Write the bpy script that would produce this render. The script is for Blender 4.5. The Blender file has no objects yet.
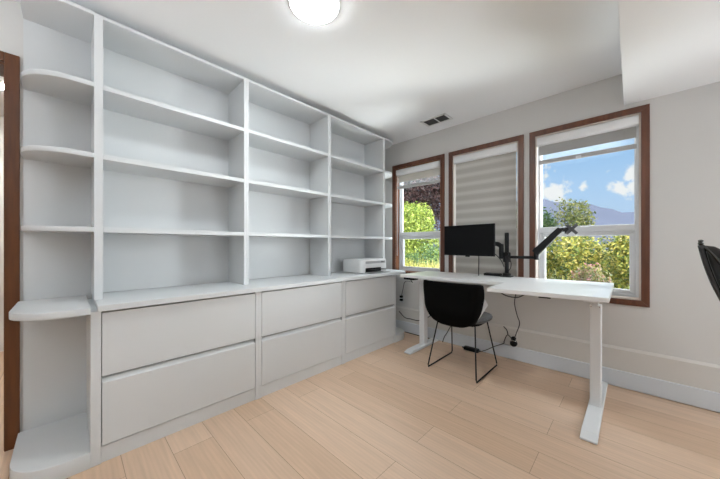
import bpy, bmesh, math, random
import numpy as np
from mathutils import Vector, Matrix

SC = bpy.context.scene
COL = SC.collection

# ------------------------------------------------------------------ camera
YAW = math.radians(44.05)
FPX = 281.32
cam_d = bpy.data.cameras.new('camera')
cam_d.sensor_width = 36.0
cam_d.sensor_fit = 'HORIZONTAL'
cam_d.lens = 36.0 * FPX / 720.0
cam_d.shift_y = 5.65 / 720.0
cam_d.clip_start = 0.02
cam_d.clip_end = 2000
cam = bpy.data.objects.new('camera', cam_d)
COL.objects.link(cam)
CAM_H = 1.08
cam.location = (0, 0, CAM_H)
cam.rotation_euler = (math.radians(90), 0, YAW)
SC.camera = cam

# ------------------------------------------------------------------ exposure
SC.view_settings.view_transform = 'Standard'
SC.view_settings.look = 'None'
SC.view_settings.gamma = 1.0
SC.view_settings.use_curve_mapping = False
SC.view_settings.exposure = 0.0

LAMP = 63.0          # emission of the ceiling lamp's diffuser
LAMP_ADDED = 60.0     # second ceiling lamp, added unseen behind the camera for brightness
SKY = 0.94            # strength of the sky
DOME = 3.0           # how much the unseen upper sky is brightened to light the room
SUN = 2.2

# ------------------------------------------------------------------ sky
def pix_dir(x, y):
    F = Vector((-math.sin(YAW), math.cos(YAW), 0))
    R = Vector((math.cos(YAW), math.sin(YAW), 0))
    d = F + R * (x - 360) / FPX + Vector((0, 0, 1)) * (245.15 - y) / FPX
    return d.normalized()

def build_world():
    w = bpy.data.worlds.new('sky')
    SC.world = w
    w.use_nodes = True
    nt = w.node_tree
    nt.nodes.clear()
    N = nt.nodes.new
    L = nt.links.new
    out = N('ShaderNodeOutputWorld')
    bg = N('ShaderNodeBackground')
    tc = N('ShaderNodeTexCoord')
    nrm = N('ShaderNodeVectorMath'); nrm.operation = 'NORMALIZE'
    L(tc.outputs['Generated'], nrm.inputs[0])
    sep = N('ShaderNodeSeparateXYZ')
    L(nrm.outputs[0], sep.inputs[0])
    ramp = N('ShaderNodeValToRGB')
    cr = ramp.color_ramp
    cr.elements[0].position = 0.0; cr.elements[0].color = (0.62, 0.76, 0.95, 1)
    cr.elements[1].position = 0.55; cr.elements[1].color = (0.24, 0.46, 0.85, 1)
    e = cr.elements.new(0.14); e.color = (0.47, 0.69, 0.97, 1)
    e = cr.elements.new(0.30); e.color = (0.34, 0.60, 0.95, 1)
    L(sep.outputs[2], ramp.inputs[0])
    # clouds: broken banks of cumulus at set bearings, edges broken up by noise
    no = N('ShaderNodeTexNoise'); no.inputs['Scale'].default_value = 26.0
    no.inputs['Detail'].default_value = 6.0; no.inputs['Roughness'].default_value = 0.62
    L(nrm.outputs[0], no.inputs['Vector'])
    acc = None
    for (x, y, rad) in ((532, 196, 0.105), (553, 196, 0.055), (637, 172, 0.040), (644, 186, 0.05),
                        (617, 190, 0.034), (608, 171, 0.016), (585, 186, 0.018), (690, 170, 0.08), (480, 190, 0.10)):
        d = pix_dir(x, y)
        ds = N('ShaderNodeVectorMath'); ds.operation = 'DISTANCE'
        L(nrm.outputs[0], ds.inputs[0]); ds.inputs[1].default_value = d
        mr = N('ShaderNodeMapRange')
        mr.inputs['From Min'].default_value = 0.0; mr.inputs['From Max'].default_value = rad
        mr.inputs['To Min'].default_value = 1.0; mr.inputs['To Max'].default_value = 0.0
        L(ds.outputs['Value'], mr.inputs['Value'])
        if acc is None:
            acc = mr.outputs[0]
        else:
            mx = N('ShaderNodeMath'); mx.operation = 'MAXIMUM'
            L(acc, mx.inputs[0]); L(mr.outputs[0], mx.inputs[1]); acc = mx.outputs[0]
    ad = N('ShaderNodeMath'); ad.operation = 'MULTIPLY_ADD'
    L(no.outputs['Fac'], ad.inputs[0]); ad.inputs[1].default_value = 3.4
    ad.inputs[2].default_value = -1.75
    sm = N('ShaderNodeMath'); sm.operation = 'ADD'
    L(ad.outputs[0], sm.inputs[0]); L(acc, sm.inputs[1])
    cm = N('ShaderNodeMapRange'); cm.interpolation_type = 'SMOOTHSTEP'
    cm.inputs['From Min'].default_value = 0.25; cm.inputs['From Max'].default_value = 0.85
    L(sm.outputs[0], cm.inputs['Value'])
    # no clouds where no bank is
    ga = N('ShaderNodeMath'); ga.operation = 'GREATER_THAN'; L(acc, ga.inputs[0]); ga.inputs[1].default_value = 0.001
    gm = N('ShaderNodeMath'); gm.operation = 'MULTIPLY'; L(cm.outputs[0], gm.inputs[0]); L(ga.outputs[0], gm.inputs[1])
    mix = N('ShaderNodeMix'); mix.data_type = 'RGBA'
    L(gm.outputs[0], mix.inputs[0]); L(ramp.outputs[0], mix.inputs[6]); mix.inputs[7].default_value = (0.97, 0.98, 1.0, 1)
    # upper sky, out of view, brightened to add light to the room
    dm = N('ShaderNodeMapRange'); dm.interpolation_type = 'SMOOTHSTEP'
    dm.inputs['From Min'].default_value = 0.34; dm.inputs['From Max'].default_value = 0.62
    L(sep.outputs[2], dm.inputs['Value'])
    mix2 = N('ShaderNodeMix'); mix2.data_type = 'RGBA'
    L(dm.outputs[0], mix2.inputs[0]); L(mix.outputs[2], mix2.inputs[6])
    mix2.inputs[7].default_value = (0.93 * DOME, 0.97 * DOME, 1.0 * DOME, 1)
    L(mix2.outputs[2], bg.inputs[0])
    bg.inputs[1].default_value = SKY
    L(bg.outputs[0], out.inputs[0])
build_world()

sun_d = bpy.data.lights.new('sun', 'SUN')
sun_d.energy = SUN
sun_d.angle = math.radians(0.6)
sun_d.color = (1.0, 0.95, 0.86)
sun = bpy.data.objects.new('sun', sun_d)
COL.objects.link(sun)
sun.location = (6, -8, 9)
sun.rotation_euler = Vector((-0.45, 0.75, -0.80)).to_track_quat('-Z', 'Y').to_euler()

# area lamps added out of view: extra sky daylight, then fills for the room
def area(name, loc, target, sx, sy, power, col):
    d = bpy.data.lights.new(name, 'AREA')
    d.shape = 'RECTANGLE'; d.size = sx; d.size_y = sy
    d.energy = power; d.color = col
    o = bpy.data.objects.new(name, d)
    COL.objects.link(o)
    o.location = loc
    o.rotation_euler = (Vector(target) - Vector(loc)).to_track_quat('-Z', 'Y').to_euler()
    return o
area('sky_light', (-1.1, 5.6, 4.6), (-1.1, 2.95, 1.4), 4.5, 2.4, 500, (0.90, 0.96, 1.0))
area('side_sky_light', (3.4, 6.3, 1.9), (-0.35, 2.95, 1.4), 3.0, 3.8, 1250, (0.92, 0.97, 1.0))
area('added_right_fill', (2.28, 2.1, 1.35), (0.0, 1.9, 1.45), 1.3, 1.4, 40, (0.88, 0.95, 1.0))  # added fill lamp at the unseen right wall, which has no window
area('added_ceiling_fill', (2.3, 4.4, -0.12), (1.5, 2.7, 1.9), 3.4, 1.9, 1000, (0.92, 0.96, 1.0))  # added lamp low outside to brighten the ceiling; no patio is there
area('added_ceiling_fill', (-2.3, 4.3, -0.12), (-2.0, 2.7, 1.9), 2.6, 1.9, 420, (0.92, 0.96, 1.0))  # second added lamp, for the far left of the ceiling
area('added_uplight', (-1.0, -1.3, 1.62), (-1.0, -1.25, 2.4), 0.24, 0.24, 33, (0.90, 0.96, 1.0))  # invented uplight behind the camera, lifts the near ceiling

# ------------------------------------------------------------------ materials
def new_mat(name):
    m = bpy.data.materials.new(name)
    m.use_nodes = True
    nt = m.node_tree
    b = nt.nodes['Principled BSDF']
    return m, nt, b

def simple(name, col, rough=0.5, metal=0.0, bump=0.0, bscale=60, var=0.0, vscale=4.0, spec=0.5):
    m, nt, b = new_mat(name)
    b.inputs['Base Color'].default_value = (*col, 1)
    b.inputs['Roughness'].default_value = rough
    b.inputs['Metallic'].default_value = metal
    b.inputs['Specular IOR Level'].default_value = spec
    tc = nt.nodes.new('ShaderNodeTexCoord')
    if var:
        n = nt.nodes.new('ShaderNodeTexNoise'); n.inputs['Scale'].default_value = vscale; n.inputs['Detail'].default_value = 4
        nt.links.new(tc.outputs['Object'], n.inputs['Vector'])
        mx = nt.nodes.new('ShaderNodeMix'); mx.data_type = 'RGBA'
        mx.inputs[6].default_value = (*[c * (1 - var) for c in col], 1)
        mx.inputs[7].default_value = (*[min(1, c * (1 + var)) for c in col], 1)
        nt.links.new(n.outputs['Fac'], mx.inputs[0]); nt.links.new(mx.outputs[2], b.inputs['Base Color'])
    if bump:
        n2 = nt.nodes.new('ShaderNodeTexNoise'); n2.inputs['Scale'].default_value = bscale; n2.inputs['Detail'].default_value = 3
        nt.links.new(tc.outputs['Object'], n2.inputs['Vector'])
        bp = nt.nodes.new('ShaderNodeBump'); bp.inputs['Strength'].default_value = bump; bp.inputs['Distance'].default_value = 0.002
        nt.links.new(n2.outputs['Fac'], bp.inputs['Height']); nt.links.new(bp.outputs[0], b.inputs['Normal'])
    return m

def emis(name, col, s):
    m, nt, b = new_mat(name)
    b.inputs['Base Color'].default_value = (0.8, 0.8, 0.8, 1)
    b.inputs['Emission Color'].default_value = (*col, 1)
    b.inputs['Emission Strength'].default_value = s
    return m

def wood_trim(name, c1, c2):
    m, nt, b = new_mat(name)
    tc = nt.nodes.new('ShaderNodeTexCoord')
    mp = nt.nodes.new('ShaderNodeMapping'); mp.inputs['Scale'].default_value = (40, 40, 4)
    nt.links.new(tc.outputs['Object'], mp.inputs[0])
    n = nt.nodes.new('ShaderNodeTexNoise'); n.inputs['Scale'].default_value = 1.0; n.inputs['Detail'].default_value = 5
    nt.links.new(mp.outputs[0], n.inputs['Vector'])
    r = nt.nodes.new('ShaderNodeValToRGB')
    r.color_ramp.elements[0].position = 0.3; r.color_ramp.elements[0].color = (*c1, 1)
    r.color_ramp.elements[1].position = 0.75; r.color_ramp.elements[1].color = (*c2, 1)
    nt.links.new(n.outputs['Fac'], r.inputs[0]); nt.links.new(r.outputs[0], b.inputs['Base Color'])
    b.inputs['Roughness'].default_value = 0.35
    return m

def floor_mat():
    m, nt, b = new_mat('oak_planks')
    N = nt.nodes.new; L = nt.links.new
    tc = N('ShaderNodeTexCoord')
    mp = N('ShaderNodeMapping'); mp.inputs['Location'].default_value = (0.35, -0.184, 0)
    L(tc.outputs['Object'], mp.inputs[0])
    br = N('ShaderNodeTexBrick')
    br.inputs['Scale'].default_value = 1.0
    br.inputs['Brick Width'].default_value = 1.35
    br.inputs['Row Height'].default_value = 0.19
    br.inputs['Mortar Size'].default_value = 0.0011
    br.inputs['Mortar Smooth'].default_value = 0.3
    br.inputs['Bias'].default_value = 0.0
    br.offset = 0.37; br.offset_frequency = 2
    br.inputs['Color1'].default_value = (0.630, 0.436, 0.300, 1)
    br.inputs['Color2'].default_value = (0.715, 0.522, 0.380, 1)
    br.inputs['Mortar'].default_value = (0.27, 0.175, 0.11, 1)
    L(mp.outputs[0], br.inputs['Vector'])
    # fine grain running along each plank
    mp2 = N('ShaderNodeMapping'); mp2.inputs['Scale'].default_value = (2.2, 38, 1)
    L(tc.outputs['Object'], mp2.inputs[0])
    n = N('ShaderNodeTexNoise'); n.inputs['Scale'].default_value = 1.0; n.inputs['Detail'].default_value = 7; n.inputs['Roughness'].default_value = 0.65
    n.inputs['Distortion'].default_value = 0.5
    L(mp2.outputs[0], n.inputs['Vector'])
    mr = N('ShaderNodeMapRange'); mr.inputs['From Min'].default_value = 0.3; mr.inputs['From Max'].default_value = 0.7
    mr.inputs['To Min'].default_value = 0.90; mr.inputs['To Max'].default_value = 1.06
    L(n.outputs['Fac'], mr.inputs['Value'])
    # cathedral figure
    mp3 = N('ShaderNodeMapping'); mp3.inputs['Scale'].default_value = (0.9, 7.0, 1)
    L(tc.outputs['Object'], mp3.inputs[0])
    wv = N('ShaderNodeTexWave'); wv.wave_type = 'RINGS'; wv.inputs['Scale'].default_value = 2.2
    wv.inputs['Distortion'].default_value = 5.0; wv.inputs['Detail'].default_value = 3
    L(mp3.outputs[0], wv.inputs['Vector'])
    mr2 = N('ShaderNodeMapRange'); mr2.inputs['To Min'].default_value = 0.965; mr2.inputs['To Max'].default_value = 1.02
    L(wv.outputs['Fac'], mr2.inputs['Value'])
    ml = N('ShaderNodeMath'); ml.operation = 'MULTIPLY'; L(mr.outputs[0], ml.inputs[0]); L(mr2.outputs[0], ml.inputs[1])
    mx = N('ShaderNodeMix'); mx.data_type = 'RGBA'; mx.blend_type = 'MULTIPLY'; mx.inputs[0].default_value = 1.0
    L(br.outputs['Color'], mx.inputs[6]); L(ml.outputs[0], mx.inputs[7])
    L(mx.outputs[2], b.inputs['Base Color'])
    b.inputs['Roughness'].default_value = 0.42
    b.inputs['Specular IOR Level'].default_value = 0.4
    bp = N('ShaderNodeBump'); bp.inputs['Strength'].default_value = 0.15; bp.inputs['Distance'].default_value = 0.002
    L(ml.outputs[0], bp.inputs['Height']); L(bp.outputs[0], b.inputs['Normal'])
    return m

def glass_mat():
    m = bpy.data.materials.new('window_glass')
    m.use_nodes = True
    nt = m.node_tree
    nt.nodes.clear()
    N = nt.nodes.new; L = nt.links.new
    out = N('ShaderNodeOutputMaterial')
    tr = N('ShaderNodeBsdfTransparent'); tr.inputs[0].default_value = (0.97, 0.985, 0.98, 1)
    gl = N('ShaderNodeBsdfGlossy'); gl.inputs['Roughness'].default_value = 0.02
    fr = N('ShaderNodeFresnel'); fr.inputs['IOR'].default_value = 1.25
    mx = N('ShaderNodeMixShader')
    L(fr.outputs[0], mx.inputs[0]); L(tr.outputs[0], mx.inputs[1]); L(gl.outputs[0], mx.inputs[2]); L(mx.outputs[0], out.inputs[0])
    return m

def fabric_sheer(name, col, opacity):
    """sheer woven band: part of the light passes straight through, part is scattered"""
    m = bpy.data.materials.new(name)
    m.use_nodes = True
    nt = m.node_tree
    nt.nodes.clear()
    N = nt.nodes.new; L = nt.links.new
    out = N('ShaderNodeOutputMaterial')
    df = N('ShaderNodeBsdfDiffuse'); df.inputs[0].default_value = (*col, 1)
    tl = N('ShaderNodeBsdfTranslucent'); tl.inputs[0].default_value = (*col, 1)
    m1 = N('ShaderNodeMixShader'); m1.inputs[0].default_value = 0.4
    L(df.outputs[0], m1.inputs[1]); L(tl.outputs[0], m1.inputs[2])
    tr = N('ShaderNodeBsdfTransparent')
    m2 = N('ShaderNodeMixShader'); m2.inputs[0].default_value = opacity
    L(tr.outputs[0], m2.inputs[1]); L(m1.outputs[0], m2.inputs[2]); L(m2.outputs[0], out.inputs[0])
    return m

def fabric_blind(name, c1, c2, period=0.0, trans=0.25):
    m = bpy.data.materials.new(name)
    m.use_nodes = True
    nt = m.node_tree
    nt.nodes.clear()
    N = nt.nodes.new; L = nt.links.new
    out = N('ShaderNodeOutputMaterial')
    df = N('ShaderNodeBsdfDiffuse'); tl = N('ShaderNodeBsdfTranslucent')
    tc = N('ShaderNodeTexCoord')
    n = N('ShaderNodeTexNoise'); n.inputs['Scale'].default_value = 1.0
    mp = N('ShaderNodeMapping'); mp.inputs['Scale'].default_value = (25, 25, 300)
    L(tc.outputs['Object'], mp.inputs[0]); L(mp.outputs[0], n.inputs['Vector'])
    mx = N('ShaderNodeMix'); mx.data_type = 'RGBA'
    mx.inputs[6].default_value = (*c1, 1); mx.inputs[7].default_value = (*c2, 1)
    if period:
        # woven bands across the cloth, seen where the two layers overlap
        sp = N('ShaderNodeSeparateXYZ'); L(tc.outputs['Object'], sp.inputs[0])
        dv = N('ShaderNodeMath'); dv.operation = 'DIVIDE'; L(sp.outputs[2], dv.inputs[0]); dv.inputs[1].default_value = period
        fr = N('ShaderNodeMath'); fr.operation = 'FRACT'; L(dv.outputs[0], fr.inputs[0])
        rp = N('ShaderNodeValToRGB'); rp.color_ramp.interpolation = 'CONSTANT'
        els = rp.color_ramp.elements
        els[0].position = 0.0; els[0].color = (0, 0, 0, 1)
        els[1].position = 0.42; els[1].color = (0.45, 0.45, 0.45, 1)
        e = els.new(0.56); e.color = (1, 1, 1, 1)
        e = els.new(0.86); e.color = (0.4, 0.4, 0.4, 1)
        L(fr.outputs[0], rp.inputs[0]); L(rp.outputs[0], mx.inputs[0])
    else:
        L(n.outputs['Fac'], mx.inputs[0])
    L(mx.outputs[2], df.inputs[0]); L(mx.outputs[2], tl.inputs[0])
    m1 = N('ShaderNodeMixShader'); m1.inputs[0].default_value = trans
    L(df.outputs[0], m1.inputs[1]); L(tl.outputs[0], m1.inputs[2]); L(m1.outputs[0], out.inputs[0])
    return m

def leaf_mat(name, cols):
    m, nt, b = new_mat(name)
    g = nt.nodes.new('ShaderNodeNewGeometry')
    r = nt.nodes.new('ShaderNodeValToRGB')
    els = r.color_ramp.elements
    k = len(cols)
    els[0].position = 0; els[0].color = (*cols[0], 1)
    els[1].position = 1; els[1].color = (*cols[-1], 1)
    for i in range(1, k - 1):
        e = els.new(i / (k - 1)); e.color = (*cols[i], 1)
    nt.links.new(g.outputs['Random Per Island'], r.inputs[0])
    nt.links.new(r.outputs[0], b.inputs['Base Color'])
    b.inputs['Roughness'].default_value = 0.55
    tl = nt.nodes.new('ShaderNodeBsdfTranslucent')
    nt.links.new(r.outputs[0], tl.inputs[0])
    mx = nt.nodes.new('ShaderNodeMixShader'); mx.inputs[0].default_value = 0.3
    nt.links.new(b.outputs[0], mx.inputs[1]); nt.links.new(tl.outputs[0], mx.inputs[2])
    nt.links.new(mx.outputs[0], nt.nodes['Material Output'].inputs[0])
    return m

M = {}
M['floor'] = floor_mat()
M['ceiling'] = simple('ceiling_paint', (0.91, 0.915, 0.925), 0.9, bump=0.05, bscale=250)
M['wall'] = simple('greige_wall_paint', (0.675, 0.662, 0.645), 0.85, bump=0.05, bscale=200)
M['wall_white'] = simple('white_wall_paint', (0.78, 0.77, 0.76), 0.85)
M['ledge'] = simple('ledge_paint', (0.68, 0.655, 0.62), 0.8)
M['base'] = simple('baseboard_paint', (0.68, 0.71, 0.75), 0.5)
M['cab'] = simple('white_cabinet_lacquer', (0.69, 0.705, 0.715), 0.45, bump=0.03, bscale=120)
M['gap'] = simple('cabinet_shadow_gap', (0.30, 0.30, 0.30), 0.7)
M['wood'] = wood_trim('stained_wood', (0.085, 0.028, 0.014), (0.165, 0.058, 0.028))
M['doorwood'] = wood_trim('stained_door_wood', (0.075, 0.021, 0.003), (0.130, 0.038, 0.006))
M['jamb_daylit_wood'] = wood_trim('daylit_stained_wood', (0.24, 0.090, 0.035), (0.36, 0.15, 0.065))  # left window jamb: daylight on the brown wood put into its colour
M['jamb_daylit_pale'] = simple('daylit_pale_jamb', (0.74, 0.66, 0.60), 0.6)  # other brown jambs: glare of the daylight put into the colour
M['vinyl'] = simple('white_vinyl', (0.68, 0.69, 0.71), 0.4)
M['glass'] = glass_mat()
M['cassette'] = simple('blind_cassette_white', (0.85, 0.85, 0.86), 0.5)
M['blind_beige'] = fabric_blind('beige_blind_cloth', (0.56, 0.53, 0.49), (0.62, 0.59, 0.55), 0, 0.35)
M['blind_grey'] = fabric_blind('grey_blind_cloth', (0.40, 0.39, 0.38), (0.46, 0.45, 0.44), 0, 0.12)
M['blind_zebra'] = fabric_blind('zebra_blind_cloth', (0.50, 0.475, 0.445), (0.62, 0.60, 0.57), 0.096, 0.2)
M['sheer'] = fabric_sheer('sheer_blind_band', (0.8, 0.82, 0.85), 0.14)
M['desk'] = simple('white_desk_top', (0.82, 0.82, 0.82), 0.3)
M['deskmetal'] = simple('white_powder_coat', (0.78, 0.79, 0.80), 0.4)
M['black'] = simple('black_plastic', (0.006, 0.006, 0.007), 0.5, spec=0.2)
M['screen'] = simple('black_screen', (0.004, 0.004, 0.0045), 0.35, spec=0.15)
M['blackmetal'] = simple('black_metal', (0.012, 0.012, 0.013), 0.45, spec=0.3)
M['greymetal'] = simple('grey_metal_plate', (0.10, 0.10, 0.105), 0.6, spec=0.2)
M['cable'] = simple('black_cable_rubber', (0.012, 0.012, 0.013), 0.6)
M['chairback'] = simple('black_chair_felt', (0.0045, 0.0045, 0.0045), 0.9, bump=0.2, bscale=300, spec=0.05)
M['chairpad'] = simple('light_grey_chair_cloth', (0.62, 0.62, 0.61), 0.9, bump=0.3, bscale=250)
M['chairseat'] = simple('charcoal_seat_cloth', (0.16, 0.16, 0.165), 0.95, bump=0.6, bscale=120, var=0.6, vscale=90)
M['chrome'] = simple('polished_aluminium', (0.62, 0.62, 0.62), 0.15, metal=1.0)
M['leather'] = simple('black_leather', (0.010, 0.010, 0.010), 0.4, bump=0.2, bscale=150)
M['printer'] = simple('printer_white_plastic', (0.80, 0.80, 0.80), 0.4)
M['printergrey'] = simple('printer_grey_plastic', (0.42, 0.42, 0.43), 0.4)
M['vent'] = simple('vent_dark', (0.10, 0.10, 0.10), 0.7)
M['ventwhite'] = simple('vent_white', (0.80, 0.80, 0.80), 0.5)
M['lamp'] = emis('lamp_diffuser', (0.90, 0.97, 1.0), LAMP)
M['lamp_added'] = emis('added_lamp_diffuser', (0.90, 0.97, 1.0), LAMP_ADDED)
M['hall_lamp'] = emis('hall_downlight', (1.0, 0.97, 0.92), 900.0)
M['grass'] = simple('lawn', (0.22, 0.24, 0.07), 0.9, bump=0.8, bscale=40, var=0.4, vscale=3)
M['hill'] = simple('hazed_forest_hill', (0.150, 0.168, 0.235), 1.0, var=0.10, vscale=0.05, spec=0.0)  # distance haze put into the base colour as blue
M['bark'] = simple('bark', (0.10, 0.075, 0.055), 0.9, bump=0.6, bscale=40)
M['leaf_hedge'] = leaf_mat('hedge_leaves', [(0.02, 0.045, 0.012), (0.07, 0.12, 0.022), (0.17, 0.20, 0.028), (0.29, 0.28, 0.04), (0.42, 0.36, 0.07), (0.50, 0.42, 0.14)])
M['leaf_lime'] = leaf_mat('lime_leaves', [(0.07, 0.14, 0.02), (0.26, 0.36, 0.05), (0.42, 0.48, 0.09), (0.55, 0.58, 0.16)])
M['leaf_maroon'] = leaf_mat('maroon_leaves', [(0.02, 0.012, 0.016), (0.07, 0.03, 0.035), (0.17, 0.075, 0.07), (0.30, 0.20, 0.20)])
M['leaf_green'] = leaf_mat('green_leaves', [(0.03, 0.07, 0.03), (0.08, 0.16, 0.05), (0.17, 0.26, 0.08)])
M['leaf_airy'] = leaf_mat('olive_leaves', [(0.06, 0.09, 0.03), (0.17, 0.20, 0.05), (0.34, 0.31, 0.09)])
M['leaf_pink'] = leaf_mat('pink_flowers', [(0.04, 0.06, 0.02), (0.14, 0.14, 0.04), (0.16, 0.14, 0.05), (0.36, 0.15, 0.17)])
M['leaf_grass'] = leaf_mat('long_grass', [(0.28, 0.28, 0.05), (0.50, 0.44, 0.10), (0.68, 0.55, 0.25)])

# ------------------------------------------------------------------ builders
class MB:
    """collects shapes given in world coordinates, then links them as one mesh object"""
    def __init__(self):
        self.v = []; self.f = []; self.s = []
    def add(self, verts, faces, smooth=False):
        o = len(self.v)
        self.v += [tuple(p) for p in verts]
        self.f += [tuple(i + o for i in f) for f in faces]
        self.s += [smooth] * len(faces)
        return self
    def box(self, x0, x1, y0, y1, z0, z1):
        v = [(x, y, z) for z in (z0, z1) for y in (y0, y1) for x in (x0, x1)]
        f = [(0, 2, 3, 1), (4, 5, 7, 6), (0, 1, 5, 4), (2, 6, 7, 3), (0, 4, 6, 2), (1, 3, 7, 5)]
        return self.add(v, f)
    def prism(self, poly, lo, hi, axis='z', smooth=False):
        """poly: 2-D outline; axis z: (x, y), axis y: (x, z), axis x: (y, z)"""
        def P(a, b, c):
            return {'z': (a, b, c), 'y': (a, c, b), 'x': (c, a, b)}[axis]
        n = len(poly)
        v = [P(a, b, lo) for a, b in poly] + [P(a, b, hi) for a, b in poly]
        f = [tuple(range(n))[::-1], tuple(range(n, 2 * n))]
        self.add(v, f)
        o = len(self.v) - 2 * n
        for i in range(n):
            j = (i + 1) % n
            self.f.append((o + i, o + j, o + n + j, o + n + i)); self.s.append(smooth)
        return self
    def tube(self, pts, r, seg=8, closed=False, cap=True):
        pts = [Vector(p) for p in pts]
        n = len(pts)
        rs = r if isinstance(r, (list, tuple)) else [r] * n
        tang = []
        for i in range(n):
            a = pts[(i - 1) % n] if (closed or i > 0) else pts[i]
            b = pts[(i + 1) % n] if (closed or i < n - 1) else pts[i]
            t = (b - a)
            tang.append(t.normalized() if t.length > 1e-9 else Vector((0, 0, 1)))
        up = Vector((0, 0, 1)) if abs(tang[0].z) < 0.9 else Vector((1, 0, 0))
        nrm = tang[0].cross(up).normalized()
        v = []
        for i in range(n):
            nrm = (nrm - tang[i] * nrm.dot(tang[i]))
            nrm.normalize()
            b = tang[i].cross(nrm)
            for k in range(seg):
                a = 2 * math.pi * k / seg
                v.append(pts[i] + (nrm * math.cos(a) + b * math.sin(a)) * rs[i])
        f = []
        for i in range(n if closed else n - 1):
            for k in range(seg):
                i2 = (i + 1) % n; k2 = (k + 1) % seg
                f.append((i * seg + k, i * seg + k2, i2 * seg + k2, i2 * seg + k))
        self.add(v, f, True)
        if cap and not closed:
            o = len(self.v) - n * seg
            self.f.append(tuple(o + k for k in range(seg))[::-1]); self.s.append(False)
            self.f.append(tuple(o + (n - 1) * seg + k for k in range(seg))); self.s.append(False)
        return self
    def lathe(self, c, prof, seg=32, axis='z'):
        """prof: (radius, height) pairs about an axis through c"""
        c = Vector(c)
        n = len(prof)
        v = []
        for (r, h) in prof:
            for k in range(seg):
                a = 2 * math.pi * k / seg
                p = (r * math.cos(a), r * math.sin(a), h)
                if axis == 'y': p = (p[0], p[2], p[1])
                if axis == 'x': p = (p[2], p[0], p[1])
                v.append(c + Vector(p))
        f = []
        for i in range(n - 1):
            for k in range(seg):
                k2 = (k + 1) % seg
                f.append((i * seg + k, i * seg + k2, (i + 1) * seg + k2, (i + 1) * seg + k))
        self.add(v, f, True)
        o = len(self.v) - n * seg
        self.f.append(tuple(o + k for k in range(seg))[::-1]); self.s.append(False)
        self.f.append(tuple(o + (n - 1) * seg + k for k in range(seg))); self.s.append(False)
        return self
    def grid(self, rows, closed=False, smooth=True):
        """rows of points joined as a surface"""
        a = len(rows); b = len(rows[0])
        v = [p for r in rows for p in r]
        f = []
        for i in range(a - 1):
            for j in range(b if closed else b - 1):
                j2 = (j + 1) % b
                f.append((i * b + j, i * b + j2, (i + 1) * b + j2, (i + 1) * b + j))
        return self.add(v, f, smooth)
    def build(self, name, mat, parent=None, bevel=0.0, seg=2, fix=True, subsurf=0):
        org = Vector(parent['org']) if parent is not None and 'org' in parent else Vector((0, 0, 0))
        me = bpy.data.meshes.new(name)
        me.from_pydata([tuple(Vector(p) - org) for p in self.v], [], self.f)
        me.polygons.foreach_set('use_smooth', self.s)
        if fix:
            bm = bmesh.new(); bm.from_mesh(me)
            bmesh.ops.recalc_face_normals(bm, faces=bm.faces)
            bm.to_mesh(me); bm.free()
        me.materials.append(mat)
        o = bpy.data.objects.new(name, me)
        COL.objects.link(o)
        if parent is not None:
            o.parent = parent
            if 'org' in parent: o['org'] = tuple(parent['org'])
        else:
            o['org'] = (0.0, 0.0, 0.0)
        if subsurf:
            md = o.modifiers.new('subsurf', 'SUBSURF'); md.levels = subsurf; md.render_levels = subsurf
        if bevel:
            md = o.modifiers.new('bevel', 'BEVEL'); md.width = bevel; md.segments = seg
            md.limit_method = 'ANGLE'; md.angle_limit = math.radians(40)
        return o

def tag(o, label=None, cat=None, group=None, kind=None):
    if label: o['label'] = label
    if cat: o['category'] = cat
    if group: o['group'] = group
    if kind: o['kind'] = kind
    return o

def thing(name, loc, label, cat, group=None, kind=None):
    o = bpy.data.objects.new(name, None)
    COL.objects.link(o)
    o.empty_display_size = 0.1
    o.location = loc
    o['org'] = tuple(loc)
    return tag(o, label, cat, group, kind)

def struct(o, label, cat):
    return tag(o, label, cat, None, 'structure')

def rrect(x0, x1, y0, y1, r, n=6):
    """outline of a rounded rectangle; r one radius or four (x1y1, x0y1, x0y0, x1y0)"""
    R = r if isinstance(r, (list, tuple)) else [r] * 4
    p = []
    for (cx, cy, a0, rr) in ((x1, y1, 0, R[0]), (x0, y1, 90, R[1]), (x0, y0, 180, R[2]), (x1, y0, 270, R[3])):
        if rr < 1e-6:
            p.append((cx, cy)); continue
        sx = -1 if cx == x1 else 1; sy = -1 if cy == y1 else 1
        for k in range(n + 1):
            a = math.radians(a0 + 90 * k / n)
            p.append((cx + sx * rr + rr * math.cos(a), cy + sy * rr + rr * math.sin(a)))
    return p

def smooth_path(pts, n=8):
    """Catmull-Rom through the points"""
    P = [Vector(p) for p in pts]
    P = [P[0] * 2 - P[1]] + P + [P[-1] * 2 - P[-2]]
    out = []
    for i in range(1, len(P) - 2):
        for k in range(n):
            t = k / n
            a, b, c, d = P[i - 1], P[i], P[i + 1], P[i + 2]
            out.append(0.5 * ((2 * b) + (c - a) * t + (2 * a - 5 * b + 4 * c - d) * t * t + (3 * b - a - 3 * c + d) * t ** 3))
    out.append(P[-2])
    return out

# ------------------------------------------------------------------ room
XL, YB, H = -2.37, 2.93, 2.386      # left wall, back wall, ceiling
XR, YF = 2.3, -1.9                   # right wall, front wall (behind the camera)
XH = -4.6                            # far wall of the hallway beyond the door
T = 0.17

struct(MB().box(XH - 0.1, XR + T, YF - T, YB + T, -0.08, 0).build('floor', M['floor']), 'pale oak plank floor', 'floor')
struct(MB().box(XH - 0.1, XR + T, YF - T, YB + T, H, H + 0.12).build('ceiling', M['ceiling']), 'white painted flat ceiling', 'ceiling')

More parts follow.
